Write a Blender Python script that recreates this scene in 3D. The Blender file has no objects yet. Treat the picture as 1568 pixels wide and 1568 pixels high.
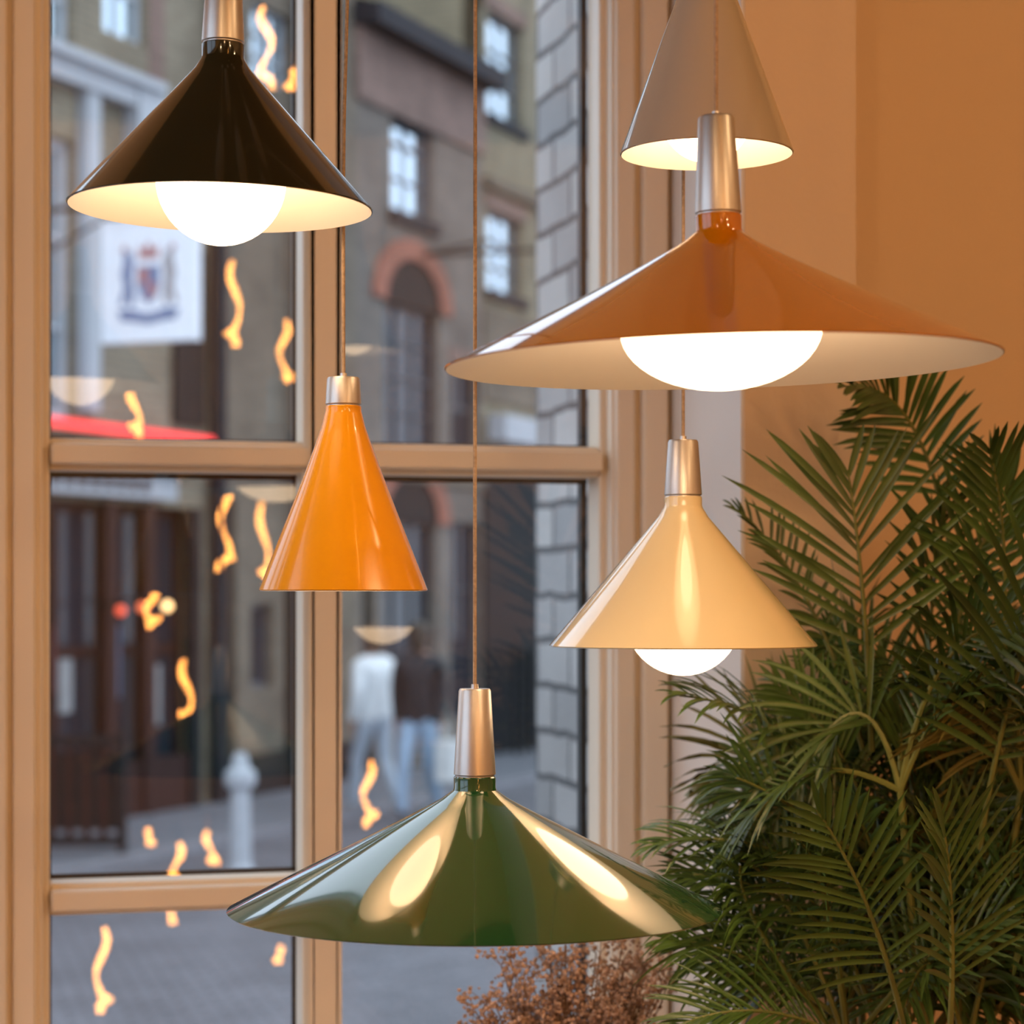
import bpy, bmesh, math, random
from mathutils import Vector, Matrix, noise
random.seed(7)
TH = math.radians(14.7); C = math.cos(TH); S = math.sin(TH)
CAMZ = 2.2
def cw(X, D, z): return Vector((X*C + D*S, -X*S + D*C, z))
def W(px, py, D):
    return cw((px-784)/3500*D, D, CAMZ + (910-py)/3500*D)
VIEW = Vector((S, C, 0)); RIGHT = Vector((C, -S, 0)); UP = Vector((0,0,1))
scene = bpy.context.scene
col = scene.collection

# ---------------------------------------------------------------- materials
def new_mat(name):
    m = bpy.data.materials.new(name); m.use_nodes = True
    nt = m.node_tree; return m, nt, nt.nodes['Principled BSDF']
def pbr(name, color, rough=.5, metal=0, coat=0, var=.0, vscale=8, bump=0, bscale=40, spec=.5, trans=0):
    m, nt, b = new_mat(name)
    b.inputs['Base Color'].default_value = (*color, 1)
    b.inputs['Roughness'].default_value = rough
    b.inputs['Metallic'].default_value = metal
    b.inputs['Coat Weight'].default_value = coat
    b.inputs['Coat Roughness'].default_value = .04
    b.inputs['Specular IOR Level'].default_value = spec
    tc = nt.nodes.new('ShaderNodeTexCoord')
    if var > 0:
        n = nt.nodes.new('ShaderNodeTexNoise'); n.inputs['Scale'].default_value = vscale
        n.inputs['Detail'].default_value = 4
        nt.links.new(tc.outputs['Object'], n.inputs['Vector'])
        r = nt.nodes.new('ShaderNodeValToRGB')
        r.color_ramp.elements[0].position = .3; r.color_ramp.elements[1].position = .7
        r.color_ramp.elements[0].color = (*[c*(1-var) for c in color], 1)
        r.color_ramp.elements[1].color = (*[min(1, c*(1+var)) for c in color], 1)
        nt.links.new(n.outputs['Fac'], r.inputs['Fac']); nt.links.new(r.outputs['Color'], b.inputs['Base Color'])
    if bump > 0:
        n2 = nt.nodes.new('ShaderNodeTexNoise'); n2.inputs['Scale'].default_value = bscale
        nt.links.new(tc.outputs['Object'], n2.inputs['Vector'])
        bp = nt.nodes.new('ShaderNodeBump'); bp.inputs['Strength'].default_value = bump; bp.inputs['Distance'].default_value = .01
        nt.links.new(n2.outputs['Fac'], bp.inputs['Height']); nt.links.new(bp.outputs['Normal'], b.inputs['Normal'])
    return m
def emit(name, color, strength):
    m, nt, b = new_mat(name)
    b.inputs['Base Color'].default_value = (*color, 1)
    b.inputs['Emission Color'].default_value = (*color, 1)
    b.inputs['Emission Strength'].default_value = strength
    return m
def brick(name, c1, c2, mortar, axis='x', bw=.225, rh=.075, ms=.01, bump=.5, rough=.85, patch=.25):
    m, nt, b = new_mat(name)
    N = nt.nodes; L = nt.links
    tc = N.new('ShaderNodeTexCoord'); sp = N.new('ShaderNodeSeparateXYZ'); cb = N.new('ShaderNodeCombineXYZ')
    L.new(tc.outputs['Object'], sp.inputs[0])
    if axis == 'x': L.new(sp.outputs[0], cb.inputs[0]); L.new(sp.outputs[2], cb.inputs[1])
    elif axis == 'y': L.new(sp.outputs[1], cb.inputs[0]); L.new(sp.outputs[2], cb.inputs[1])
    else: L.new(sp.outputs[0], cb.inputs[0]); L.new(sp.outputs[1], cb.inputs[1])
    nz0 = N.new('ShaderNodeTexNoise'); nz0.inputs['Scale'].default_value = 9
    L.new(tc.outputs['Object'], nz0.inputs['Vector'])
    mx0 = N.new('ShaderNodeVectorMath'); mx0.operation = 'MULTIPLY_ADD'
    mx0.inputs[1].default_value = (.022, .022, .022)
    L.new(nz0.outputs['Color'], mx0.inputs[0]); L.new(cb.outputs[0], mx0.inputs[2])
    bt = N.new('ShaderNodeTexBrick'); bt.inputs['Scale'].default_value = 1
    bt.inputs['Brick Width'].default_value = bw; bt.inputs['Row Height'].default_value = rh
    bt.inputs['Mortar Size'].default_value = ms; bt.inputs['Mortar Smooth'].default_value = .3
    bt.inputs['Color1'].default_value = (*c1, 1); bt.inputs['Color2'].default_value = (*c2, 1)
    bt.inputs['Mortar'].default_value = (*mortar, 1)
    L.new(mx0.outputs[0], bt.inputs['Vector'])
    nz = N.new('ShaderNodeTexNoise'); nz.inputs['Scale'].default_value = 1.3; nz.inputs['Detail'].default_value = 6
    L.new(tc.outputs['Object'], nz.inputs['Vector'])
    mr = N.new('ShaderNodeMapRange'); mr.inputs[1].default_value = .3; mr.inputs[2].default_value = .7
    mr.inputs[3].default_value = 1-patch; mr.inputs[4].default_value = 1+patch
    L.new(nz.outputs['Fac'], mr.inputs[0])
    mul = N.new('ShaderNodeVectorMath'); mul.operation = 'SCALE'
    L.new(bt.outputs['Color'], mul.inputs[0]); L.new(mr.outputs[0], mul.inputs['Scale'])
    L.new(mul.outputs[0], b.inputs['Base Color'])
    nz2 = N.new('ShaderNodeTexNoise'); nz2.inputs['Scale'].default_value = 60
    L.new(tc.outputs['Object'], nz2.inputs['Vector'])
    ad = N.new('ShaderNodeMath'); ad.operation = 'MULTIPLY_ADD'; ad.inputs[1].default_value = .35
    inv = N.new('ShaderNodeMath'); inv.operation = 'SUBTRACT'; inv.inputs[0].default_value = 1
    L.new(bt.outputs['Fac'], inv.inputs[1])
    L.new(nz2.outputs['Fac'], ad.inputs[0]); L.new(inv.outputs[0], ad.inputs[2])
    bp = N.new('ShaderNodeBump'); bp.inputs['Strength'].default_value = bump; bp.inputs['Distance'].default_value = .01
    L.new(ad.outputs[0], bp.inputs['Height']); L.new(bp.outputs['Normal'], b.inputs['Normal'])
    b.inputs['Roughness'].default_value = rough
    return m
def clear_glass(name, fac=.09, tint=(1,1,1)):
    m = bpy.data.materials.new(name); m.use_nodes = True; nt = m.node_tree; nt.nodes.clear()
    o = nt.nodes.new('ShaderNodeOutputMaterial'); t = nt.nodes.new('ShaderNodeBsdfTransparent')
    t.inputs[0].default_value = (*tint, 1)
    g = nt.nodes.new('ShaderNodeBsdfGlossy'); g.inputs['Roughness'].default_value = 0
    mx = nt.nodes.new('ShaderNodeMixShader'); mx.inputs[0].default_value = fac
    nt.links.new(t.outputs[0], mx.inputs[1]); nt.links.new(g.outputs[0], mx.inputs[2]); nt.links.new(mx.outputs[0], o.inputs[0])
    return m

M_wall = pbr('wall_paint', (.76,.57,.37), .75, var=.02, vscale=2, bump=.08, bscale=120)
M_reveal = pbr('reveal_paint', (.84,.77,.70), .7, var=.02, vscale=3)
M_ceil = pbr('ceiling_paint', (.17,.13,.09), .8, var=.03)
M_floor = pbr('floor_wood', (.16,.09,.05), .4, var=.3, vscale=6)
M_frame = pbr('window_frame_paint', (.82,.70,.55), .36, var=.012, vscale=3)
M_gasket = pbr('dark_gasket', (.015,.015,.018), .5, var=.1)
M_glass = clear_glass('window_glass', .075)
M_inner = pbr('shade_inner_white', (.84,.80,.74), .45, var=.01)
M_alu = pbr('brushed_aluminium', (.62,.59,.56), .38, metal=.9, var=.03, vscale=60)
M_cord = pbr('braided_cord', (.42,.30,.19), .7, var=.2, vscale=300)
M_bulb = emit('opal_bulb_glow', (1,.69,.41), 7.5)
M_black = pbr('gloss_black_green', (.016,.016,.006), .12, coat=.5, var=.02)
M_amber = pbr('gloss_amber', (.58,.19,.001), .08, coat=.7, var=.02)
M_green = pbr('gloss_green', (.010,.068,.020), .09, coat=1, var=.02)
M_orange = pbr('gloss_orange', (.90,.37,.006), .18, coat=.3, var=.02)
M_cream = pbr('gloss_cream', (.95,.80,.47), .12, coat=1, var=.02)
M_grey = pbr('gloss_taupe', (.50,.43,.34), .16, coat=.7, var=.02)

# ---------------------------------------------------------------- mesh builder
class MB:
    def __init__(s): s.v=[]; s.f=[]; s.m=[]; s.mats=[]
    def mi(s, mat):
        if mat not in s.mats: s.mats.append(mat)
        return s.mats.index(mat)
    def add(s, vs, fs, mat):
        o = len(s.v); k = s.mi(mat)
        s.v += [tuple(v) for v in vs]
        for f in fs: s.f.append([i+o for i in f]); s.m.append(k)
    def box(s, a, b, mat):
        x0,y0,z0=a; x1,y1,z1=b
        v=[(x0,y0,z0),(x1,y0,z0),(x1,y1,z0),(x0,y1,z0),(x0,y0,z1),(x1,y0,z1),(x1,y1,z1),(x0,y1,z1)]
        s.add(v,[(0,3,2,1),(4,5,6,7),(0,1,5,4),(1,2,6,5),(2,3,7,6),(3,0,4,7)],mat)
    def lathe(s, prof, mat, n=96, o=(0,0,0), closed=False):
        vs=[];fs=[]
        for r,z in prof:
            for i in range(n):
                a=2*math.pi*i/n; vs.append((o[0]+r*math.cos(a),o[1]+r*math.sin(a),o[2]+z))
        for j in range(len(prof)-1):
            for i in range(n):
                k=(i+1)%n; fs.append((j*n+i,j*n+k,(j+1)*n+k,(j+1)*n+i))
        s.add(vs,fs,mat)
    def tube(s, pts, rad, mat, n=8, cap=True):
        pts=[Vector(p) for p in pts]
        if not hasattr(rad,'__len__'): rad=[rad]*len(pts)
        vs=[];fs=[]; prev=None
        for i,p in enumerate(pts):
            t=(pts[min(i+1,len(pts)-1)]-pts[max(i-1,0)])
            if t.length<1e-9: t=Vector((0,0,1))
            t.normalize()
            if prev is None: u=t.orthogonal().normalized()
            else:
                u=prev-t*prev.dot(t)
                u = u.normalized() if u.length>1e-6 else t.orthogonal().normalized()
            prev=u; w=t.cross(u)
            for k in range(n):
                a=2*math.pi*k/n; vs.append(p+(u*math.cos(a)+w*math.sin(a))*rad[i])
        for j in range(len(pts)-1):
            for k in range(n):
                q=(k+1)%n; fs.append((j*n+k,j*n+q,(j+1)*n+q,(j+1)*n+k))
        if cap:
            fs.append(tuple(reversed(range(n)))); fs.append(tuple(range((len(pts)-1)*n,len(pts)*n)))
        s.add(vs,fs,mat)
    def sphere(s, c, r, mat, nu=32, nv=16, sc=(1,1,1)):
        vs=[];fs=[]
        for j in range(nv+1):
            ph=math.pi*j/nv
            for i in range(nu):
                a=2*math.pi*i/nu
                vs.append((c[0]+r*sc[0]*math.sin(ph)*math.cos(a),c[1]+r*sc[1]*math.sin(ph)*math.sin(a),c[2]+r*sc[2]*math.cos(ph)))
        for j in range(nv):
            for i in range(nu):
                k=(i+1)%nu; fs.append((j*nu+i,(j+1)*nu+i,(j+1)*nu+k,j*nu+k))
        s.add(vs,fs,mat)
    def obj(s, name, parent=None, smooth=True, ang=35, loc=None, rot=None, bevel=0):
        me=bpy.data.meshes.new(name); me.from_pydata(s.v,[],s.f)
        for m in s.mats: me.materials.append(m)
        me.polygons.foreach_set('material_index', s.m); me.update()
        bm=bmesh.new(); bm.from_mesh(me)
        bmesh.ops.remove_doubles(bm, verts=bm.verts, dist=1e-6)
        bmesh.ops.recalc_face_normals(bm, faces=bm.faces)
        for f in bm.faces: f.smooth=smooth
        if smooth:
            for e in bm.edges:
                if len(e.link_faces)==2 and e.calc_face_angle(0)>math.radians(ang): e.smooth=False
        bm.to_mesh(me); bm.free()
        ob=bpy.data.objects.new(name, me); col.objects.link(ob)
        if loc is not None: ob.location=loc
        if rot is not None: ob.rotation_euler=rot
        if parent: ob.parent=parent
        if bevel>0:
            bv=ob.modifiers.new('bevel','BEVEL'); bv.width=bevel; bv.segments=2; bv.limit_method='ANGLE'
        return ob
def empty(name, loc=(0,0,0), rot=(0,0,0)):
    e=bpy.data.objects.new(name,None); e.location=loc; e.rotation_euler=rot; e.empty_display_size=.1; col.objects.link(e); return e

# ---------------------------------------------------------------- room shell
FZ=.5; CZ=4.0; XL=-1.7; XR=3.2; YB=-3.0; YW=2.9
def simple(name, boxes, mat, bevel=0):
    b=MB()
    for a,c in boxes: b.box(a,c,mat)
    return b.obj(name, smooth=False, bevel=bevel)
simple('floor', [((XL-.2,YB-.2,FZ-.2),(XR+.2,3.05,FZ))], M_floor)
simple('ceiling', [((XL-.2,YB-.2,CZ),(XR+.2,3.05,CZ+.2))], M_ceil)
simple('wall_back', [((XL-.2,YB-.2,FZ),(XR+.2,YB,CZ))], M_wall)
simple('wall_right', [((XR,YB,FZ),(XR+.2,3.05,CZ))], M_wall)
simple('wall_left', [((XL-.2,YB,FZ),(XL,.2,CZ)),((XL-.2,2.5,FZ),(XL,3.05,CZ)),((XL-.2,.2,FZ),(XL,2.5,1.2)),((XL-.2,.2,3.8),(XL,2.5,CZ))], M_wall)
WX0=-1.58; WX1=.965; SILL=1.2; HEAD=3.14; H2=3.8
b=MB()
b.box((1.113,2.90,FZ),(XR,3.05,CZ),M_wall)
b.box((XL,2.59,FZ),(WX0,3.05,CZ),M_wall)
b.box((WX0,2.59,FZ),(WX1,3.05,SILL-.03),M_wall)
b.box((WX0,2.87,HEAD),(WX1,3.05,CZ),M_wall)
b.box((WX1+.004,2.59,FZ),(1.113,3.05,CZ),M_wall)
b.box((WX1,2.592,SILL-.03),(WX1+.004,2.98,CZ),M_reveal)
b.obj('wall_window', smooth=False)
simple('trim_sill', [((WX0,2.36,SILL-.03),(WX1,2.89,SILL))], M_frame, .004)
simple('baseboard_window', [((1.12,2.885,FZ),(XR,2.9,FZ+.12))], M_frame)

# window frame
def bar_v(b, x0, x1, z0, z1, bead=.008):
    b.box((x0,2.862,z0),(x1,2.965,z1),M_frame)
    b.box((x0-bead,2.885,z0),(x1+bead,2.94,z1),M_frame)
def bar_h(b, x0, x1, z0, z1, bead=.007):
    b.box((x0,2.866,z0),(x1,2.962,z1),M_frame)
    b.box((x0,2.887,z0-bead),(x1,2.938,z1+bead),M_frame)
win=empty('window_1',(0,0,0))
b=MB()
b.box((.0,2.86,SILL),(.155,2.97,HEAD),M_frame)
b.box((.02,2.845,SILL),(.112,2.865,HEAD),M_frame)
b.box((.118,2.852,SILL),(.146,2.865,HEAD),M_frame)
b.box((-.01,2.885,SILL),(.165,2.94,HEAD),M_frame)
b.box((.885,2.86,SILL),(.965,2.97,HEAD),M_frame)
b.box((.923,2.842,SILL),(.958,2.865,HEAD),M_frame)
b.box((.889,2.850,SILL),(.915,2.865,HEAD),M_frame)
b.box((.876,2.885,SILL),(.89,2.94,HEAD),M_frame)
b.box((WX0,2.86,SILL),(WX0+.07,2.97,HEAD),M_frame)
bar_v(b,.489,.524,SILL,HEAD)
bar_v(b,-.385,-.35,SILL,HEAD)
bar_v(b,-.86,-.76,SILL,HEAD)
bar_v(b,-1.2,-1.165,SILL,HEAD)
cols=((WX0+.07,-1.2),(-1.165,-.86),(-.76,-.385),(-.35,-.01),(.165,.489),(.524,.876))
for z0 in (1.25,1.808,2.361,3.05):
    for xa,xb in cols:
        bar_h(b,xa,xb,z0,z0+.026)
for z0,z1 in ((SILL,SILL+.05),(HEAD-.06,HEAD)):
    for xa,xb in ((WX0+.07,-1.2),(-1.165,-.86),(-.76,-.385),(-.35,0),(.155,.489),(.524,.885)): b.box((xa,2.862,z0),(xb,2.965,z1),M_frame)
b.obj('frame',win,bevel=.0035)
b=MB()
b.box((.868,2.944,SILL),(.876,2.962,HEAD),M_gasket)
for z in (1.835,2.3885,3.077):
    b.box((.165,2.941,z),(.876,2.95,z+.011),M_gasket)
for z in (1.799,2.352,3.041):
    b.box((.165,2.941,z-.004),(.876,2.95,z+.004),M_gasket)
for x in (.165,.481-.004,.532-.001): b.box((x,2.941,SILL),(x+.005,2.95,HEAD),M_gasket)
b.obj('gasket',win,smooth=False)
b=MB()
for xa,xb in ((WX0+.07,-1.18),(-1.175,-.8),(-.79,-.37),(-.365,0),(.16,.505),(.508,.88)):
    b.add([(xa,2.912,SILL+.03),(xb,2.912,SILL+.03),(xb,2.912,HEAD-.03),(xa,2.912,HEAD-.03)],[(0,1,2,3)],M_glass)
b.obj('glass',win,smooth=False)
win2=empty('window_2',(0,0,0))
b=MB()
for ya,yb in ((.2,.27),(1.32,1.38),(2.43,2.5)): b.box((XL-.12,ya,SILL),(XL-.04,yb,H2),M_frame)
for za,zb in ((SILL,SILL+.06),(2.36,2.40),(H2-.06,H2)):
    for ya,yb in ((.27,1.32),(1.38,2.43)): b.box((XL-.12,ya,za),(XL-.04,yb,zb),M_frame)
b.obj('frame',win2,bevel=.004)
b=MB(); b.add([(XL-.08,.2,SILL),(XL-.08,2.5,SILL),(XL-.08,2.5,H2),(XL-.08,.2,H2)],[(0,1,2,3)],M_glass)
b.obj('glass',win2,smooth=False)

# ---------------------------------------------------------------- pendant lamps
def pendant(px, py, D, R, H, mat, rn, cap_h, cap_rt, bulb_r, bulb_c, collar=.014, tilt=0, concave=.0, lit=True, cordpts=None, bulb_v=None):
    L=W(px,py,D)
    bulb_v=bulb_v or bulb_r
    e=empty('pendant_lamp',L)
    q=Matrix.Rotation(math.radians(tilt),3,VIEW).to_euler()
    b=MB()
    def conepts(R0,off):
        pts=[]
        n=18
        for i in range(n+1):
            u=i/n
            r=rn+(R0-rn)*u
            z=H*(1-u) - concave*math.sin(math.pi*u)*(1-u)
            pts.append((r,z+off))
        return pts
    outer=[(rn*.96,H+collar),(rn,H+collar-.001),(rn,H+.004),(rn+.0008,H+.0015)]+conepts(R,0)[1:]
    b.lathe(outer,mat,n=128)
    b.lathe([(R,0),(R-.0006,-.0008),(R-.0016,0)],mat,n=128)
    b.lathe([(R-.0016,0)]+[(max(r-.0014,.005),z-.0012) for r,z in reversed(conepts(R,0))]+[(.0,H-.003)],M_inner,n=128)
    b.obj('shade',e,rot=q,ang=28)
    b=MB(); z0=H+collar
    b.lathe([(rn*.93,z0-.002),(rn*.93,z0+.001),(rn,z0+.002),(rn-(rn-cap_rt)*.97,z0+cap_h-.002),(cap_rt-.001,z0+cap_h),(.0035,z0+cap_h),(.0032,z0+cap_h+.004),(.0,z0+cap_h+.004)],M_alu,n=64)
    b.obj('cap',e,rot=q)
    b=MB()
    bt=min(bulb_c+bulb_v*.9,H-.012)
    b.lathe([(0,H-.004),(.017,H-.004),(.017,bt),(0,bt)],M_alu,n=32)
    b.obj('socket',e,rot=q)
    b=MB(); b.sphere((0,0,bulb_c),bulb_r,M_bulb if lit else M_inner,48,24,(1,1,bulb_v/bulb_r))
    b.obj('bulb',e,rot=q)
    b=MB()
    top=Matrix.Rotation(math.radians(tilt),3,VIEW)@Vector((0,0,z0+cap_h+.002))
    end=CZ-L.z-.001
    if cordpts is None:
        pts=[top, top+Vector((.0005,0,(end-top.z)*.5)), Vector((top.x,top.y,end-.02))]
    else:
        pts=[top]+[Vector((top.x,top.y,0))+RIGHT*dx+Vector((0,0,dz)) for dx,dz in cordpts]+[Vector((top.x,top.y,end-.02))+RIGHT*cordpts[-1][0]]
    sm=[]
    for i in range(len(pts)-1):
        p0=pts[max(i-1,0)];p1=pts[i];p2=pts[i+1];p3=pts[min(i+2,len(pts)-1)]
        for k in range(8):
            t_=k/8; sm.append(.5*((2*p1)+(p2-p0)*t_+(2*p0-5*p1+4*p2-p3)*t_*t_+(3*p1-p0-3*p2+p3)*t_**3))
    sm.append(pts[-1])
    b.tube(sm,.0018,M_cord)
    b.lathe([(0,-.025),(.03,-.025),(.045,-.018),(.05,0),(0,0)],M_alu,n=32,o=(sm[-1].x,sm[-1].y,end))
    b.obj('cord',e)
    return e
pendant(338,318,2.028,.135,.129,M_black,.0190,.080,.0146,.0575,.024,collar=.016,tilt=.8)
pendant(1105,556,1.853,.225,.104,M_amber,.0190,.080,.0146,.082,.028,collar=.016,tilt=-1.3,concave=.004,bulb_v=.050)
pendant(1082,235,2.140,.0811,.174,M_grey,.0175,.030,.0165,.042,.034,collar=.010,concave=.0)
pendant(526,903,2.160,.0796,.1645,M_orange,.0170,.0271,.0156,.040,.042,collar=.009,concave=.005,cordpts=[(0,.41),(.003,.54),(.008,.78)])
pendant(1046,988,2.280,.1335,.1355,M_cream,.0188,.0563,.0150,.0578,.0275,collar=.0128)
pendant(727,1390,2.086,.225,.106,M_green,.0192,.080,.0146,.078,.036,collar=.014,concave=.001,bulb_v=.045)

# ---------------------------------------------------------------- filament bulbs hanging in the room (seen mirrored in the glass)
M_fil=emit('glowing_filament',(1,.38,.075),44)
M_brass=pbr('brass',(.5,.33,.12),.3,metal=1,var=.05)
fl=empty('filament_lights',(0,0,0))
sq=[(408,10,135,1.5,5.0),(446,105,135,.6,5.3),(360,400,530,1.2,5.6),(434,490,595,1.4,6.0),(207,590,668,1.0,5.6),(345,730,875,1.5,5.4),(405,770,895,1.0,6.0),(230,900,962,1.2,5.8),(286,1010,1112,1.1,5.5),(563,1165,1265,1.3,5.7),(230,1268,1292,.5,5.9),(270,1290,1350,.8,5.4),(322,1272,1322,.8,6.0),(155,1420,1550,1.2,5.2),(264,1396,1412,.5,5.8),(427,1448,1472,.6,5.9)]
b=MB()
for i,(px,y0,y1,cyc,D) in enumerate(sq):
    pts=[]
    n=40; hh=(y1-y0)/3500*D
    a=min(.013,hh*.14)*(1 if i%2 else -1)
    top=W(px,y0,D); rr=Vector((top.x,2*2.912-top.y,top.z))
    for k in range(n+1):
        t=k/n
        off=a*math.sin(2*math.pi*cyc*t+.4)*(1-.2*t)
        if t>.85: off+=a*1.1*math.sin((t-.85)/.15*math.pi*1.7)
        pts.append(rr+Vector((off,.3*a*math.cos(7*t),-hh*t+ (.016*math.sin((t-.85)/.15*math.pi) if t>.85 and hh>.1 else 0))))
    b.tube(pts,[.0035+.0055*abs(math.sin(math.pi*(k/n)*1.5+.3)) for k in range(n+1)],M_fil,6)
    b.tube([rr+Vector((0,0,.01)),rr+Vector((0,0,.05))],.012,M_brass,12)
    b.tube([rr+Vector((0,0,.05)),Vector((rr.x,rr.y,CZ-.002))],.0012,M_cord,5)
    b.tube([pts[0]+Vector((0,0,.012)),pts[0]],.002,M_brass,5)
b.obj('filament_strands',fl)

# ---------------------------------------------------------------- unseen ceiling fill lights, added to warm and brighten the room
M_can=pbr('white_can',(.8,.78,.75),.5,var=.02)
for (x,y,P) in ((2.3,.9,21),(2.1,-.9,29),(-.6,-.6,29),(2.4,-1.9,22),(.3,-2.2,28)):
    e=empty('ceiling_fill_light',(x,y,CZ-.001))
    b=MB(); b.lathe([(0,0),(.06,0),(.06,-.12),(.05,-.12),(.045,-.02),(0,-.02)],M_can,n=32); b.obj('can',e)
    l=bpy.data.lights.new('fill_lamp','POINT'); l.energy=P; l.color=(1,.615,.30); l.shadow_soft_size=.04
    lo=bpy.data.objects.new('fill_lamp',l); lo.location=(0,0,-.16); lo.parent=e; col.objects.link(lo)

# ---------------------------------------------------------------- palm
M_leaf=pbr('palm_leaf',(.065,.125,.026),.34,var=.5,vscale=7,spec=.7)
M_leaf2=pbr('palm_leaf_pale',(.20,.19,.05),.45,var=.3,vscale=6)
M_stem=pbr('palm_stem',(.16,.17,.04),.45,var=.3,vscale=10)
M_pot=pbr('planter_ceramic',(.20,.12,.08),.5,var=.1)
M_soil=pbr('soil',(.05,.03,.02),.9,var=.3,vscale=40,bump=.5)
palm=empty('potted_palm',cw(.46,2.52,FZ))
PO=Vector(palm.location)
def lim(p):
    p=Vector(p)
    m=2.575 if p.x<1.13 else 2.885
    if p.y>m: p.y=m-.02*random.random()
    if p.x<.97 and p.y>2.35 and p.z<SILL+.01: p.z=SILL+.01
    return p
leafmb=MB(); stemmb=MB()
def frond(p0,p1,p2,nrm,ll=.16,n=22,wid=.0032,start=.22,mat=None,droop=.25,vee=.3):
    p0,p1,p2=Vector(p0),Vector(p1),Vector(p2)
    mat=mat or M_leaf
    wid*=.88
    def Bz(t): return p0*(1-t)**2+p1*2*t*(1-t)+p2*t*t
    pts=[lim(Bz(i/16)) for i in range(17)]
    stemmb.tube(pts,[.0030*(1-.8*i/16)+.0006 for i in range(17)],M_stem if mat is M_leaf else mat,6)
    for i in range(n):
        t=start+(1-start)*(i+.5)/n
        p=Bz(t); T=((p1-p0)*(1-t)+(p2-p1)*t).normalized()
        N=(nrm-T*nrm.dot(T)).normalized(); Sd=T.cross(N).normalized()
        u=(t-start)/(1-start)
        l=ll*(.55+.75*math.sin(math.pi*min(1,u*.8+.15)))*(1-.45*u**3)
        ang=math.radians(60-38*u)
        for sg in (-1,1):
            if random.random()<.04: continue
            la=l*random.uniform(.85,1.08); an=ang+random.uniform(-.1,.1)
            d=(T*math.cos(an)+Sd*sg*math.sin(an)+N*random.uniform(vee*.4,vee*1.2)).normalized()
            pp=p+T*random.uniform(-.003,.003)
            vs=[];K=6
            cur=Vector(pp); dd=Vector(d)
            dr=droop*random.uniform(.5,1.6)
            for k in range(K+1):
                s_=k/K
                w=wid*(.3+1.05*math.sin(math.pi*(s_*.86+.1)))*(1 if s_<.98 else .1)
                sd=dd.cross(N).normalized()
                nn=sd.cross(dd).normalized()
                a=lim(cur-sd*w+nn*w*.45); c_=lim(cur); e_=lim(cur+sd*w+nn*w*.45)
                vs+= [a,c_,e_]
                dd=(dd+Vector((0,0,-1))*dr/K*(.5+1.2*s_)).normalized()
                cur=cur+dd*la/K
            fs=[]
            for k in range(K):
                o=k*3; fs+=[(o,o+1,o+4,o+3),(o+1,o+2,o+5,o+4)]
            leafmb.add([v-PO for v in vs],fs,mat)
TC=-VIEW
def fpx(a,b,c,nrm=None,**k):
    frond(W(*a),W(*b),W(*c),nrm or (TC+UP*.4).normalized(),**k)
fpx((1335,1150,2.50),(1325,880,2.48),(1298,720,2.48),TC,ll=.135,n=15,start=.30,wid=.0034,droop=.14,vee=.15)
fpx((1330,1180,2.55),(1250,870,2.58),(1120,775,2.58),(TC*.5+UP).normalized(),ll=.05,n=18,start=.35,wid=.0024)
fpx((1480,1200,2.66),(1470,560,2.70),(1290,592,2.60),(TC*.6+RIGHT*-.3+UP*.4).normalized(),ll=.085,n=24,start=.45,wid=.0036)
fpx((1520,1200,2.55),(1560,850,2.5),(1515,690,2.45),TC,ll=.11,n=17,start=.3,wid=.0032,droop=.15)
fpx((1430,1200,2.60),(1450,900,2.6),(1550,740,2.6),TC,ll=.12,n=18,start=.35,wid=.0032,droop=.2)
fpx((1500,1300,2.45),(1540,1020,2.4),(1640,830,2.35),TC,ll=.14,n=20,start=.25,wid=.0032)
fpx((1420,1300,2.62),(1410,950,2.62),(1450,770,2.6),(TC+RIGHT).normalized(),ll=.11,n=18,start=.4,wid=.0032)
fpx((1320,1300,2.58),(1230,1080,2.50),(1040,1065,2.46),(TC*.4+UP).normalized(),ll=.085,n=24,start=.3,droop=.6,wid=.0023)
fpx((1320,1400,2.50),(1180,1250,2.46),(1000,1295,2.46),(TC*.4+UP).normalized(),ll=.08,n=24,start=.3,droop=.6,wid=.0023)
fpx((1330,1480,2.50),(1180,1330,2.46),(1040,1340,2.46),(TC*.6+UP).normalized(),ll=.075,n=24,start=.3,droop=.5,wid=.0023)
fpx((1330,1600,2.48),(1160,1440,2.46),(1020,1440,2.45),(TC*.6+UP).normalized(),ll=.08,n=24,start=.3,droop=.5,wid=.0023)
fpx((1380,1650,2.42),(1200,1500,2.36),(1040,1570,2.36),(TC*.6+UP).normalized(),ll=.09,n=24,start=.3,droop=.5,wid=.0023)
fpx((1340,1300,2.55),(1300,1120,2.55),(1190,1050,2.55),(TC+UP*.3).normalized(),ll=.08,n=22,start=.3,wid=.0024)
fpx((1400,1300,2.6),(1380,1050,2.66),(1270,980,2.66),(TC+UP*.3).normalized(),ll=.09,n=22,start=.3,wid=.0026)
fpx((1400,1650,2.35),(1350,1380,2.28),(1250,1240,2.26),TC,ll=.10,n=18,start=.3,wid=.0026)
fpx((1450,1650,2.3),(1470,1400,2.27),(1440,1240,2.25),(TC+RIGHT*.8).normalized(),ll=.10,n=18,start=.3,wid=.0026)
rnd=random.Random(11)
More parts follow.
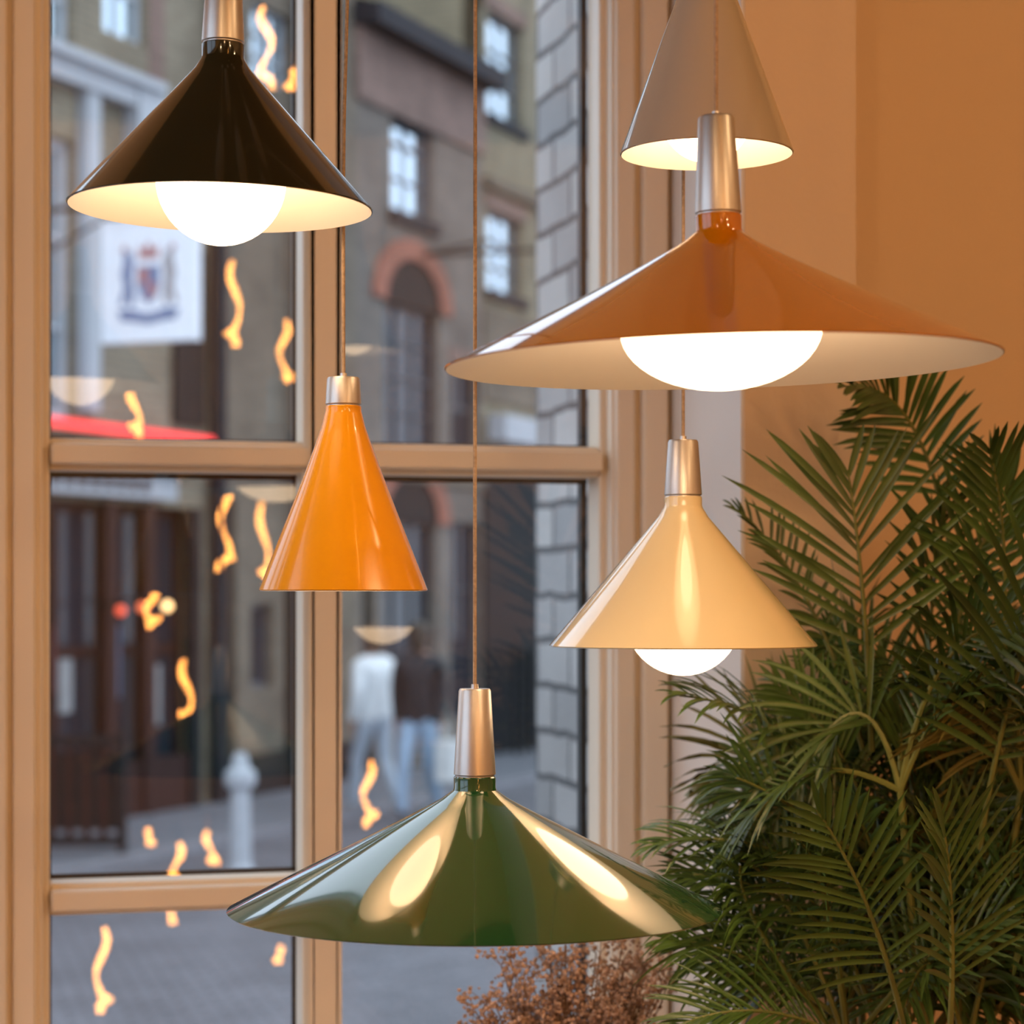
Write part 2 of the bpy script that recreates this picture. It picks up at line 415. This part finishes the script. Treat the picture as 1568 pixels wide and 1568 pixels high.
for ci in range(19):
    a=rnd.uniform(0,6.28)
    base=PO+Vector((.07*math.cos(a),.07*math.sin(a),.30))
    if ci<14: topx=1280+ci*25+rnd.uniform(-15,15); topy=rnd.uniform(1180,1600)
    else: topx=1240+(ci-14)*60; topy=rnd.uniform(1560,1680)
    Dt=rnd.uniform(2.44,2.68)
    top=W(topx,topy,Dt)
    mid=(base+top)/2+Vector((0,0,.06))
    pts=[base*(1-t)**2+mid*2*t*(1-t)+top*t*t for t in [k/12 for k in range(13)]]
    stemmb.tube([lim(p) for p in pts],[.008-.004*k/12 for k in range(13)],M_stem,8)
    for k in range(5):
        az=rnd.uniform(0,6.28)
        out=RIGHT*math.cos(az)+VIEW*math.sin(az)*.45
        L=rnd.uniform(.20,.40)
        el=rnd.uniform(.5,1.4)
        p1=top+(out*math.cos(el)+UP*math.sin(el))*L*.6
        p2=top+out*L*(.45+.4*math.cos(el))+UP*L*rnd.uniform(.15,.9)*math.sin(el)
        Xc=p2.dot(RIGHT)
        if Xc<.34 and p2.z>2.02: p2.z=2.02-rnd.uniform(0,.15)
        if Xc<.24:
            p2=p2+RIGHT*(.24-Xc)
        zc=2.14 if Xc<.46 else 2.24
        if p2.z>zc: p2.z=zc-rnd.uniform(0,.15)
        nrm=(TC*rnd.uniform(.0,1)+UP*rnd.uniform(.2,1)+RIGHT*rnd.uniform(-.8,.8)).normalized()
        frond(top,p1,p2,nrm,ll=rnd.uniform(.07,.12),n=20,start=.25,wid=rnd.uniform(.0018,.0028),droop=rnd.uniform(.3,1.1),mat=M_leaf2 if rnd.random()<.12 else M_leaf,vee=.6)
leafmb.obj('leaflets',palm,ang=60)
stemmb.v=[tuple(Vector(v)-PO) for v in stemmb.v]
stemmb.obj('stems',palm)
b=MB()
b.lathe([(0,0),(.13,0),(.15,.01),(.175,.33),(.18,.36),(.165,.36),(.16,.31)],M_pot,n=64)
b.lathe([(.161,.31),(0,.315)],M_soil,n=64)
b.obj('pot',palm)

# ---------------------------------------------------------------- dried flowers in vase
M_dry=pbr('dried_floret',(.50,.32,.22),.8,var=.4,vscale=60)
M_dry2=pbr('dried_stem',(.24,.14,.08),.8,var=.2)
M_vase=pbr('vase_ceramic',(.5,.42,.34),.35,var=.05)
vp=cw(.068,2.62,SILL)
dv=empty('dried_flower_vase',vp)
b=MB(); b.lathe([(0,0),(.04,0),(.055,.03),(.06,.08),(.045,.15),(.025,.19),(.028,.22),(.022,.22),(.02,.19),(.04,.14)],M_vase,n=48); b.obj('vase',dv)
b=MB(); r2=random.Random(5)
def floret(p):
    r=r2.uniform(.0018,.0036)
    d=Vector((r2.uniform(-1,1),r2.uniform(-1,1),r2.uniform(-1,1))).normalized(); o=d.orthogonal().normalized(); w=d.cross(o)
    vs=[p+d*r,p+o*r,p+w*r,p-o*r,p-w*r,p-d*r]
    b.add(vs,[(0,1,2),(0,2,3),(0,3,4),(0,4,1),(5,2,1),(5,3,2),(5,4,3),(5,1,4)],M_dry)
for i in range(135):
    a=r2.uniform(0,6.28); rr=math.sqrt(r2.random())
    tip=RIGHT*math.cos(a)*rr*.12+VIEW*math.sin(a)*rr*.06+UP*(.61-.05*rr*rr-r2.uniform(0,.17))
    base=Vector((0,0,.2)); ctl=(base+tip)/2+UP*.07
    st=[base*(1-t)**2+ctl*2*t*(1-t)+tip*t*t for t in [k/8 for k in range(9)]]
    b.tube(st,.0009,M_dry2,4)
    for j in range(11):
        q=st[r2.randint(5,8)]
        d=(RIGHT*r2.uniform(-1,1)+VIEW*r2.uniform(-1,1)+UP*r2.uniform(.1,1.2)).normalized()*r2.uniform(.015,.038)
        b.tube([q,q+d*.5+UP*.003,q+d],.0005,M_dry2,3)
        for k in range(7):
            floret(q+d*r2.uniform(.6,1.05)+Vector((r2.uniform(-1,1),r2.uniform(-1,1),r2.uniform(-1,1)))*.007)
b.obj('dried_flowers',dv,smooth=False)

# ---------------------------------------------------------------- exterior
M_pier=brick('painted_grey_brick',(.27,.27,.275),(.46,.45,.44),(.10,.10,.105),axis='y',bump=.9,patch=.3,ms=.008,rh=.096,bw=.25)
b=MB(); b.box((1.30,3.07,0),(3.5,4.75,12),M_pier); 
o=b.obj('brick_pier_building',smooth=False)
M_sett=brick('granite_setts',(.12,.12,.138),(.16,.16,.182),(.065,.065,.075),axis='z',bw=.2,rh=.11,ms=.014,bump=.6,rough=.6,patch=.2)
M_pave=brick('paving_slabs',(.135,.147,.17),(.165,.175,.20),(.08,.08,.09),axis='x3',bw=.6,rh=.45,ms=.01,bump=.3,rough=.6,patch=.12)
b=MB(); b.add([(-60,-60,0),(80,-60,0),(80,110,0),(-60,110,0)],[(0,1,2,3)],M_sett); b.obj('ground',smooth=False)
FO=cw(-4.2,20.8,0); FA=math.radians(53.4)
def sof(px):
    u=(px-784)/3500; return (20.8*u+4.2)/(.373-.928*u)
def Dof(s): return 20.8+.928*s
def zof(s,py): return CAMZ+(910-py)/3500*Dof(s)
pv=empty('pavement',FO,(0,0,FA))
b=MB(); b.box((-14,-1.7,0),(40,0,.06),M_pave); b.box((-14,-1.85,0),(40,-1.7,.07),pbr('kerb_stone',(.20,.20,.22),.7,var=.15)); b.obj('slabs',pv,smooth=False)

M_bA=brick('stock_brick_tan',(.22,.175,.115),(.28,.235,.16),(.17,.15,.12))
M_bB=brick('stock_brick_brown',(.135,.108,.075),(.185,.148,.105),(.125,.11,.09))
M_bC=brick('stock_brick_pink',(.145,.12,.10),(.195,.16,.13),(.145,.13,.115))
M_bD=brick('stock_brick_yellow',(.23,.195,.12),(.285,.24,.15),(.17,.15,.115))
M_red=brick('red_brick',(.34,.10,.06),(.40,.13,.08),(.20,.13,.10))
M_red2=brick('faded_red_brick',(.20,.12,.095),(.25,.15,.12),(.16,.13,.11))
M_white=pbr('pale_stucco',(.46,.48,.51),.7,var=.08,vscale=2)
M_dark=pbr('dark_joinery',(.010,.010,.012),.7,var=.2,spec=.2)
M_dred=pbr('oxblood_joinery',(.035,.011,.009),.7,var=.2,spec=.2)
M_roof=pbr('dark_slate',(.02,.022,.028),.7,var=.2,spec=.2)
def refl_glass(name,col_,mixf,spec=.5):
    m,nt,bs=new_mat(name); bs.inputs['Base Color'].default_value=(*col_,1); bs.inputs['Roughness'].default_value=.04
    bs.inputs['Metallic'].default_value=mixf; bs.inputs['Specular IOR Level'].default_value=spec; return m
M_sky_gl=refl_glass('sash_glass_bright',(.66,.78,.86),.9)
M_dk_gl=refl_glass('shop_glass_dark',(.022,.028,.04),.0,.25)
M_sash=pbr('sash_paint',(.10,.11,.13),.5,var=.1)
M_sashd=pbr('glazing_bar_grey',(.05,.055,.065),.6,var=.1)
M_sashw=pbr('sash_paint_white',(.5,.52,.55),.5,var=.05)
def wall_holes(b,s0,s1,z0,z1,holes,mat,dep=.16):
    xs=sorted(set([s0,s1]+[h[0] for h in holes]+[h[1] for h in holes])); zs=sorted(set([z0,z1]+[h[2] for h in holes]+[h[3] for h in holes]))
    for i in range(len(xs)-1):
        for j in range(len(zs)-1):
            cx=(xs[i]+xs[i+1])/2; cz=(zs[j]+zs[j+1])/2
            if any(h[0]<cx<h[1] and h[2]<cz<h[3] for h in holes): continue
            b.add([(xs[i],0,zs[j]),(xs[i+1],0,zs[j]),(xs[i+1],0,zs[j+1]),(xs[i],0,zs[j+1])],[(0,1,2,3)],mat)
    for h in holes:
        a,c_,d,e_=h
        b.add([(a,0,d),(c_,0,d),(c_,0,e_),(a,0,e_),(a,dep,d),(c_,dep,d),(c_,dep,e_),(a,dep,e_)],[(0,4,5,1),(1,5,6,2),(2,6,7,3),(3,7,4,0)],mat)
    b.box((s0,.3,z0),(s1,4,z1),mat)
def sash(b,h,glass,fr,nx=2,nz=2,dep=.13,w=.05):
    a,c_,d,e_=h
    b.add([(a,dep,d),(c_,dep,d),(c_,dep,e_),(a,dep,e_)],[(0,1,2,3)],glass)
    for i,x in enumerate([a+(c_-a-w)*i/nx for i in range(nx+1)]):
        ww=w if i in (0,nx) else w*.6
        b.box((x,dep-.03,d),(x+ww,dep-.003,e_),fr)
    for i,z in enumerate([d+(e_-d-w)*i/nz for i in range(nz+1)]):
        ww=w if i in (0,nz) or i*2==nz else w*.5
        b.box((a,dep-.035,z),(c_,dep-.004,z+ww),fr)
def building(name='terraced_building'):
    return empty(name,FO,(0,0,FA))
sA1=sof(322)
eA=building(); b=MB()
hA=[(-1.3,.42,zof(0,640),zof(0,205)),(-1.3,.4,zof(0,90),8.3),(.9,1.7,zof(1.3,60),8.5),(-1.2,2.5,.25,zof(1,770))]
wall_holes(b,-2.2,sA1,0,8.7,hA,M_bA)
b.box((-7,0,0),(-2.2,4,4.4),M_bA)
b.obj('wall',eA,smooth=False)
b=MB()
sash(b,hA[0],M_sky_gl,M_sashw,2,3,w=.09); sash(b,hA[1],M_sky_gl,M_sashw); sash(b,hA[2],M_sky_gl,M_sashw)
sash(b,hA[3],M_dk_gl,M_dred,5,2,w=.10)
b.obj('windows',eA,smooth=False)
b=MB()
b.box((-2.2,-.16,zof(.8,150)),(sof(222),0,zof(.8,118)),M_white); b.box((-2.2,-.25,zof(.8,118)),(sof(224),0,zof(.8,104)),M_white)
b.box((.44,-.12,3.9),(.66,0,zof(.8,150)),M_white); b.box((1.25,-.18,zof(1.5,330)),(1.75,0,zof(1.5,130)),M_white)
b.box((1.72,-.01,zof(1,100)),(2.0,.0,8.7),M_red2)
b.box((-5,-.20,zof(.8,760)),(sof(245),0,zof(.8,722)),M_white)
b.box((-5,-.30,zof(.8,722)),(sof(248),0,zof(.8,712)),M_dark)
b.box((-5,-.12,zof(.8,700)),(sof(290),0,zof(.8,672)),M_dark)
b.box((2.15,-.05,3.9),(2.75,0,zof(2.4,380)),M_dark)
for k in range(9): b.box((-.5+k*.22,-.215,zof(.8,750)),(-.38+k*.22,-.2,zof(.8,732)),M_dred)
for s_ in (-1.3,-.2,.9,1.6,2.5): b.box((s_-.09,-.1,.06),(s_+.09,0,zof(1,770)),M_dred if s_<2 else M_dark)
b.box((-5,-.06,.06),(2.5,0,.6),M_dred)
b.obj('pub_front',eA,smooth=False)
b=MB(); b.box((-3,-.36,zof(.8,668)),(sof(280),-.31,zof(.8,655)),emit('red_neon',(1,.03,.03),1.4)); b.obj('neon_strip',eA,smooth=False)
# posters and display in the pub windows
b=MB()
M_po1=pbr('poster_red',(.30,.05,.04),.6,var=.1); M_po2=pbr('poster_blue',(.10,.15,.24),.6,var=.1); M_po3=pbr('poster_pale',(.30,.30,.30),.6,var=.1)
for s0_,s1_,z0_,z1_,mm in ((-.05,.2,1.3,1.9,M_po1),(.28,.5,1.1,1.6,M_po3),(1.1,1.35,1.2,1.9,M_po2),(1.75,2.1,.9,1.5,M_po3)):
    b.box((s0_,.09,z0_),(s1_,.10,z1_),mm)
b.obj('window_posters',eA,smooth=False)
b=MB()
for px,py,cc in ((150,935,(1,.12,.05)),(183,930,(1,.2,.08)),(222,928,(1,.6,.25))):
    s_=sof(px); b.sphere((s_,-.25,zof(s_,py)),.045,emit('wall_light_glow',cc,1.2 if cc[1]<.5 else 4),16,8); b.box((s_-.02,-.25,zof(s_,py)+.05),(s_+.02,0,zof(s_,py)+.08),M_dark)
b.obj('wall_lights',eA)
sB1=sof(545)
eB=building(); b=MB()
def H(p0,p1,y0,y1):
    a=sof(p0);c_=sof(p1);m=(a+c_)/2; return (a,c_,zof(m,y1),zof(m,y0))
hB=[H(386,446,15,130),(sA1+.15,sA1+.55,.4,3.2),(sof(385),sof(418),1.2,2.1),(sof(436),sof(458),.1,2.6)]
wall_holes(b,sA1,sB1,0,9.5,hB,M_bB); b.obj('wall',eB,smooth=False)
b=MB(); sash(b,hB[0],M_sky_gl,M_sashw,2,3); sash(b,hB[1],M_dk_gl,M_dark,1,2); sash(b,hB[2],M_dk_gl,M_sash,1,1); sash(b,hB[3],M_dk_gl,M_dark,1,1)
b.obj('windows',eB,smooth=False)
b=MB()
b.tube([(sA1,-.1,0),(sA1,-.1,9.2)],.09,M_roof,10); b.tube([(sof(445),-.1,0),(sof(445),-.1,9.4)],.06,M_roof,10)
b.box((sA1+.1,-.08,zof(3.5,712)),(sB1,0,zof(3.5,690)),M_dark)
b.box((sA1+.1,-.05,.06),(sB1,0,.5),M_dark)
b.obj('pipes_and_band',eB)
sC1=sof(738)
eC=building(); b=MB()
hC=[H(600,662,118,332),H(588,672,470,690),H(585,668,800,1090),H(690,735,800,1100),H(555,575,870,1180),H(690,732,560,690)]
wall_holes(b,sB1,sC1,0,9.0,hC,M_bC); b.obj('wall',eC,smooth=False)
b=MB()
sash(b,hC[0],M_sky_gl,M_sash,2,4); sash(b,hC[1],M_dk_gl,M_sashd,3,4); sash(b,hC[2],M_dk_gl,M_sashd,3,3); sash(b,hC[3],M_dk_gl,M_sashd,2,3); sash(b,hC[4],M_dk_gl,M_dark,1,1); sash(b,hC[5],M_dk_gl,M_sashd,2,2)
b.obj('windows',eC,smooth=False)
b=MB()
def arch(b,sc,zc,r0,r1,mat,dark=None,glass=None):
    n=18; vs=[];fs=[]
    for i in range(n+1):
        a=math.pi*i/n
        for r in (r0,r1):
            for y in (-.05,.0): vs.append((sc+r*math.cos(a),y,zc+r*.7*math.sin(a)))
    for i in range(n):
        o=i*4; q=o+4; fs+=[(o,q,q+2,o+2),(o+1,o+3,q+3,q+1),(o,o+1,q+1,q),(o+2,q+2,q+3,o+3)]
    b.add(vs,fs,mat)
    if glass:
        vs=[(sc,-.02,zc)]+[(sc+r0*math.cos(math.pi*i/n),-.02,zc+r0*.7*math.sin(math.pi*i/n)) for i in range(n+1)]
        b.add(vs,[(0,i+1,i+2) for i in range(n)],glass)
for h in (hC[1],hC[2]):
    arch(b,(h[0]+h[1])/2,h[3],(h[1]-h[0])/2,(h[1]-h[0])/2+.36,M_red,glass=M_dark)
h=hC[0]; b.box((h[0]-.1,-.08,h[2]-.15),(h[1]+.1,.0,h[2]),M_roof); b.box((h[0]-.1,-.03,h[3]),(h[1]+.1,0,h[3]+.3),M_bB)
h=hC[5]; b.box((h[0]-.1,-.03,h[3]),(h[1]+.1,0,h[3]+.2),M_red2)
b.box((sB1-.05,-.06,8.0),(sC1,0,8.85),M_red2)
b.box((sB1-.1,-.35,8.85),(sC1+.05,.2,9.1),M_roof)
b.add([(sB1,-.3,9.1),(sC1,-.3,9.1),(sC1,2.5,10.0),(sB1,2.5,10.0)],[(0,1,2,3)],M_roof)
b.box((sB1,-.06,zof(8,738)),(sC1,0,zof(8,706)),M_bB)
b.tube([(sof(682),-.6,zof(9,372)),(sof(640),-.1,zof(8,388)),(sof(738),-1.2,zof(9.5,378))],.03,M_dark,6)
b.obj('details',eC)
b=MB(); b.box((sB1+1,4.5,9),(sC1+3,9,13),M_white); b.obj('rear_block',eC,smooth=False)
eD=building(); b=MB()
hD=[H(746,800,28,188),H(746,800,330,452),H(745,830,790,960)]
sD1=34
hD+= [(14.2,15.4,8.6,10.2),(14.2,15.4,6,7.4)]
wall_holes(b,sC1,sD1,0,12,hD,M_bD); b.obj('wall',eD,smooth=False)
b=MB()
for h in hD: sash(b,h,M_sky_gl if h[2]>5 else M_dk_gl,M_sash,2,3)
b.obj('windows',eD,smooth=False)
b=MB()
b.box((sC1,-.05,0),(sD1,0,zof(11,700)),M_dark); b.box((sC1,-.04,zof(11,620)),(sD1,0,zof(11,480)),M_bB)
b.box((sC1+.1,-.3,zof(11,680)),(sof(812),-.05,zof(11,640)),M_white)
b.box((sC1,-.12,zof(11,300)),(sD1,0,zof(11,286)),M_bB)
for k in range(16): b.box((sC1+k*.3,-.5,.1),(sC1+k*.3+.05,-.45,1.5),M_dark)
b.box((sC1,-.5,1.45),(sC1+5,-.44,1.52),M_dark)
for h in hD[:2]: b.box((h[0]-.1,-.08,h[2]-.12),(h[1]+.1,0,h[2]),M_roof); b.box((h[0]-.1,-.03,h[3]),(h[1]+.1,0,h[3]+.2),M_red2)
b.obj('details',eD,smooth=False)

# hanging pub sign with coat of arms
M_signw=pbr('sign_white',(.86,.90,.96),.5,var=.03)
M_bl=pbr('heraldic_blue',(.16,.22,.38),.5,var=.1); M_rd=pbr('heraldic_red',(.42,.17,.17),.5,var=.1); M_gd=pbr('heraldic_gold',(.36,.34,.36),.5,var=.1)
sp=cw(-3.08,19.5,4.88)
es=empty('hanging_sign',sp,(0,0,FA))
b=MB()
b.box((-.04,-.43,-.50),(.04,.43,.50),M_signw)
for a,c_ in (((-.05,-.46,-.53),(.05,.46,-.50)),((-.05,-.46,.50),(.05,.46,.53)),((-.05,-.46,-.5),(.05,-.43,.5)),((-.05,.43,-.5),(.05,.46,.5))): b.box(a,c_,M_signw)
b.obj('board',es,smooth=False)
b=MB()
def poly(pts,mat,x=-.045):
    n=len(pts); vs=[(x,-p[0],p[1]) for p in pts]+[(x+.01,-p[0],p[1]) for p in pts]
    b.add(vs,[tuple(range(n))]+[(i,(i+1)%n,(i+1)%n+n,i+n) for i in range(n)],mat)
poly([(-.11,.12),(.11,.12),(.11,-.05),(.07,-.15),(0,-.21),(-.07,-.15),(-.11,-.05)],M_bl)
poly([(-.09,.10),(0,.10),(0,-.03),(-.09,-.03)],M_rd,-.052); poly([(0,-.03),(.09,-.03),(.06,-.12),(0,-.18)],M_rd,-.052)
poly([(-.09,.18),(-.11,.30),(-.05,.24),(0,.33),(.05,.24),(.11,.30),(.09,.18)],M_rd)
for sg in (-1,1):
    poly([(sg*.13,-.20),(sg*.16,.02),(sg*.14,.16),(sg*.18,.25),(sg*.25,.26),(sg*.24,.18),(sg*.27,.05),(sg*.24,-.05),(sg*.29,-.2),(sg*.24,-.22),(sg*.21,-.1),(sg*.18,-.22)],M_bl if sg<0 else M_gd)
    poly([(sg*.20,.24),(sg*.23,.31),(sg*.27,.25)],M_rd)
poly([(-.30,-.26),(-.2,-.24),(0,-.29),(.2,-.24),(.30,-.26),(.27,-.34),(.1,-.36),(0,-.38),(-.1,-.36),(-.27,-.34)],M_bl)
b.obj('coat_of_arms',es,smooth=False)
b=MB(); b.tube([(0,-.46,.66),(0,1.5,.66)],.025,M_dark,8); b.tube([(0,1.5,.1),(0,.2,.66)],.015,M_dark,8)
b.tube([(0,-.35,.53),(0,-.35,.66)],.01,M_dark,6); b.tube([(0,.35,.53),(0,.35,.66)],.01,M_dark,6)
b.obj('bracket',es)

M_bol=pbr('bollard_paint',(.42,.45,.49),.5,var=.08)
bp=cw((368-784)/3500*18.0,18.0,0)
b=MB(); b.lathe([(0,0),(.11,0),(.11,.05),(.085,.07),(.075,.66),(.12,.70),(.125,.76),(.12,.80),(.07,.84),(.065,.90),(.04,.95),(0,.955)],M_bol,n=32)
b.obj('bollard',loc=bp)
bb=cw(-4.10,18.9,0)
e=empty('cafe_barrier',bb,(0,0,-TH))
b=MB()
b.box((-.9,-.03,.95),(.9,.03,1.03),M_dark); b.box((-.9,-.03,.12),(.9,.03,.2),M_dark)
for k in range(13): b.box((-.88+k*.143,-.012,.2),(-.82+k*.143,.012,.95),M_dred)
for x in (-.9,0,.85): b.box((x,-.05,0),(x+.06,.05,1.1),M_dark)
b.box((-.85,.02,.25),(.85,.03,.9),M_dark)
b.obj('panel',e,smooth=False)

# ---------------------------------------------------------------- people
M_skin=pbr('skin',(.40,.24,.18),.6,var=.05); M_hair=pbr('hair_dark',(.04,.028,.018),.6,var=.2); M_hair2=pbr('hair_brown',(.12,.07,.04),.6,var=.2)
def person(loc,heading,top,pants,shoes,hair,scale=1.,phase=1,bag=None,bulk=1.):
    e=empty('pedestrian',loc,(0,0,heading)); e.scale=(scale,)*3
    p=phase
    J=[((0,0,.96),.125*(bulk+1)/2),((0,0,1.12),.115*bulk),((.0,0,1.32),.13*bulk),((.01,0,1.44),.09*bulk),((.02,0,1.51),.052),((.03,0,1.60),.05),
       ((0,.17,1.41),.062*bulk),((-.08*p,.23,1.15),.048*bulk),((.05-.06*p,.25,.91),.033),((.07-.06*p,.25,.84),.028),
       ((0,-.17,1.41),.062*bulk),((.03*p,-.23,1.14),.048*bulk),((.15*p,-.24,.93),.033),((.18*p,-.24,.86),.028),
       ((.0,.09,.90),.105),((.16*p,.10,.52),.068),((.20*p,.10,.10),.045),((.31*p if p>0 else .31*p+.22,.11,.045),.038),
       ((.0,-.09,.90),.105),((-.02*p,-.10,.50),.068),((-.27*p,-.10,.14),.045),((-.27*p+.13,-.11,.045),.038)]
    E=[(0,1),(1,2),(2,3),(3,4),(4,5),(3,6),(6,7),(7,8),(8,9),(3,10),(10,11),(11,12),(12,13),(0,14),(14,15),(15,16),(16,17),(0,18),(18,19),(19,20),(20,21)]
    me=bpy.data.meshes.new('body'); me.from_pydata([j[0] for j in J],E,[])
    ob=bpy.data.objects.new('body',me); col.objects.link(ob)
    sk=ob.modifiers.new('skin','SKIN'); sk.use_smooth_shade=True
    for i,j in enumerate(J):
        d=me.skin_vertices[0].data[i]; d.radius=(j[1],j[1]); d.use_root=(i==0)
    su=ob.modifiers.new('sub','SUBSURF'); su.levels=2; su.render_levels=2
    dg=bpy.context.evaluated_depsgraph_get()
    m2=bpy.data.meshes.new_from_object(ob.evaluated_get(dg)); ob.modifiers.clear(); ob.data=m2
    m2.materials.clear()
    for m in (top,pants,M_skin,shoes): m2.materials.append(m)
    for f in m2.polygons:
        c_=f.center; f.use_smooth=True
        arm=abs(c_.y)>.185 and c_.z<1.35
        if arm: k=2 if c_.z<.90 else 0
        elif c_.z>1.50: k=2
        elif c_.z>.90: k=0
        elif c_.z>.10: k=1
        else: k=3
        f.material_index=k
    ob.parent=e
    b=MB()
    b.sphere((.04,0,1.655),.1,M_skin,24,16,(.95,.76,1.15))
    b.tube([(.125,0,1.68),(.155,0,1.645),(.13,0,1.635)],[.008,.014,.01],M_skin,8)
    for sg in (-1,1):
        b.sphere((.118,sg*.032,1.668),.012,M_hair,8,6); b.sphere((.03,sg*.08,1.65),.022,M_skin,8,6,(.8,.4,1.2))
    b.tube([(.125,-.022,1.605),(.133,0,1.603),(.125,.022,1.605)],.006,M_rd,6)
    b.sphere((.015,0,1.69),.108,hair,24,14,(.95,.86,1.0)); b.sphere((-.03,0,1.62),.085,hair,16,10,(.7,.9,1.4))
    b.obj('head',e)
    b=MB()
    for (hx,hy,hz),sg in ((Vector(J[9][0]),1),(Vector(J[13][0]),-1)):
        for k,(o,l) in enumerate(((-.022,.062),(-.008,.072),(.008,.07),(.022,.055))):
            b.tube([(hx+o,hy,hz),(hx+o*1.1,hy,hz-l*.6),(hx+o+.008,hy-.012*sg,hz-l),(hx+o+.012,hy-.02*sg,hz-l-.015)],[.009,.0085,.0075,.005],M_skin,6)
        b.tube([(hx+.02,hy,hz+.04),(hx+.04,hy-.01*sg,hz+.01),(hx+.045,hy-.015*sg,hz-.025)],[.011,.01,.007],M_skin,6)
    b.obj('fingers',e)
    if bag:
        b=MB(); x0,y0=J[13][0][0],J[13][0][1]-.06
        b.box((x0-.17,y0-.09,.38),(x0+.17,y0+.06,.74),bag)
        b.tube([(x0-.1,y0,.73),(x0-.07,y0,.84),(x0,y0,.88),(x0+.07,y0,.84),(x0+.1,y0,.73)],.01,bag,6)
        b.obj('tote_bag',e,bevel=.02)
    return e
M_wsh=pbr('white_shirt',(.80,.85,.87),.8,var=.08); M_jean=pbr('light_denim',(.42,.50,.58),.85,var=.12,vscale=12)
M_coat=pbr('dark_coat',(.016,.018,.024),.8,var=.2); M_jean2=pbr('blue_denim',(.32,.44,.58),.85,var=.12,vscale=12)
M_shoe=pbr('shoes',(.04,.04,.04),.6,var=.1); M_shoew=pbr('white_trainers',(.5,.5,.5),.6,var=.1); M_tote=pbr('tote_canvas',(.60,.61,.60),.85,var=.08)
person(cw((574-784)/3500*22.8,22.8,0),math.radians(110),M_wsh,M_jean,M_shoew,M_hair2,1.06,1,bulk=1.32)
person(cw((642-784)/3500*22.2,22.2,0),math.radians(62),M_coat,M_jean2,M_shoe,M_hair,1.08,-1,bag=M_tote,bulk=1.42)

# ---------------------------------------------------------------- world
w=bpy.data.worlds.new('overcast_sky'); scene.world=w; w.use_nodes=True; nt=w.node_tree
bg=nt.nodes['Background']; tc=nt.nodes.new('ShaderNodeTexCoord'); sx=nt.nodes.new('ShaderNodeSeparateXYZ'); cr=nt.nodes.new('ShaderNodeValToRGB')
nt.links.new(tc.outputs['Generated'],sx.inputs[0]); nt.links.new(sx.outputs[2],cr.inputs['Fac'])
cr.color_ramp.elements[0].color=(.64,.77,.96,1); cr.color_ramp.elements[1].color=(.78,.89,1,1)
nt.links.new(cr.outputs['Color'],bg.inputs['Color']); bg.inputs['Strength'].default_value=2.2

# ---------------------------------------------------------------- camera
cam=bpy.data.cameras.new('camera'); co=bpy.data.objects.new('camera',cam); col.objects.link(co)
co.location=(0,0,CAMZ); co.rotation_euler=(math.pi/2,0,-TH)
cam.sensor_width=36; cam.lens=3500/1568*36; cam.shift_y=(910-784)/1568; cam.clip_start=.05; cam.clip_end=300
cam.dof.use_dof=True; cam.dof.focus_distance=2.12; cam.dof.aperture_fstop=5.6
scene.camera=co
scene.view_settings.view_transform='Standard'
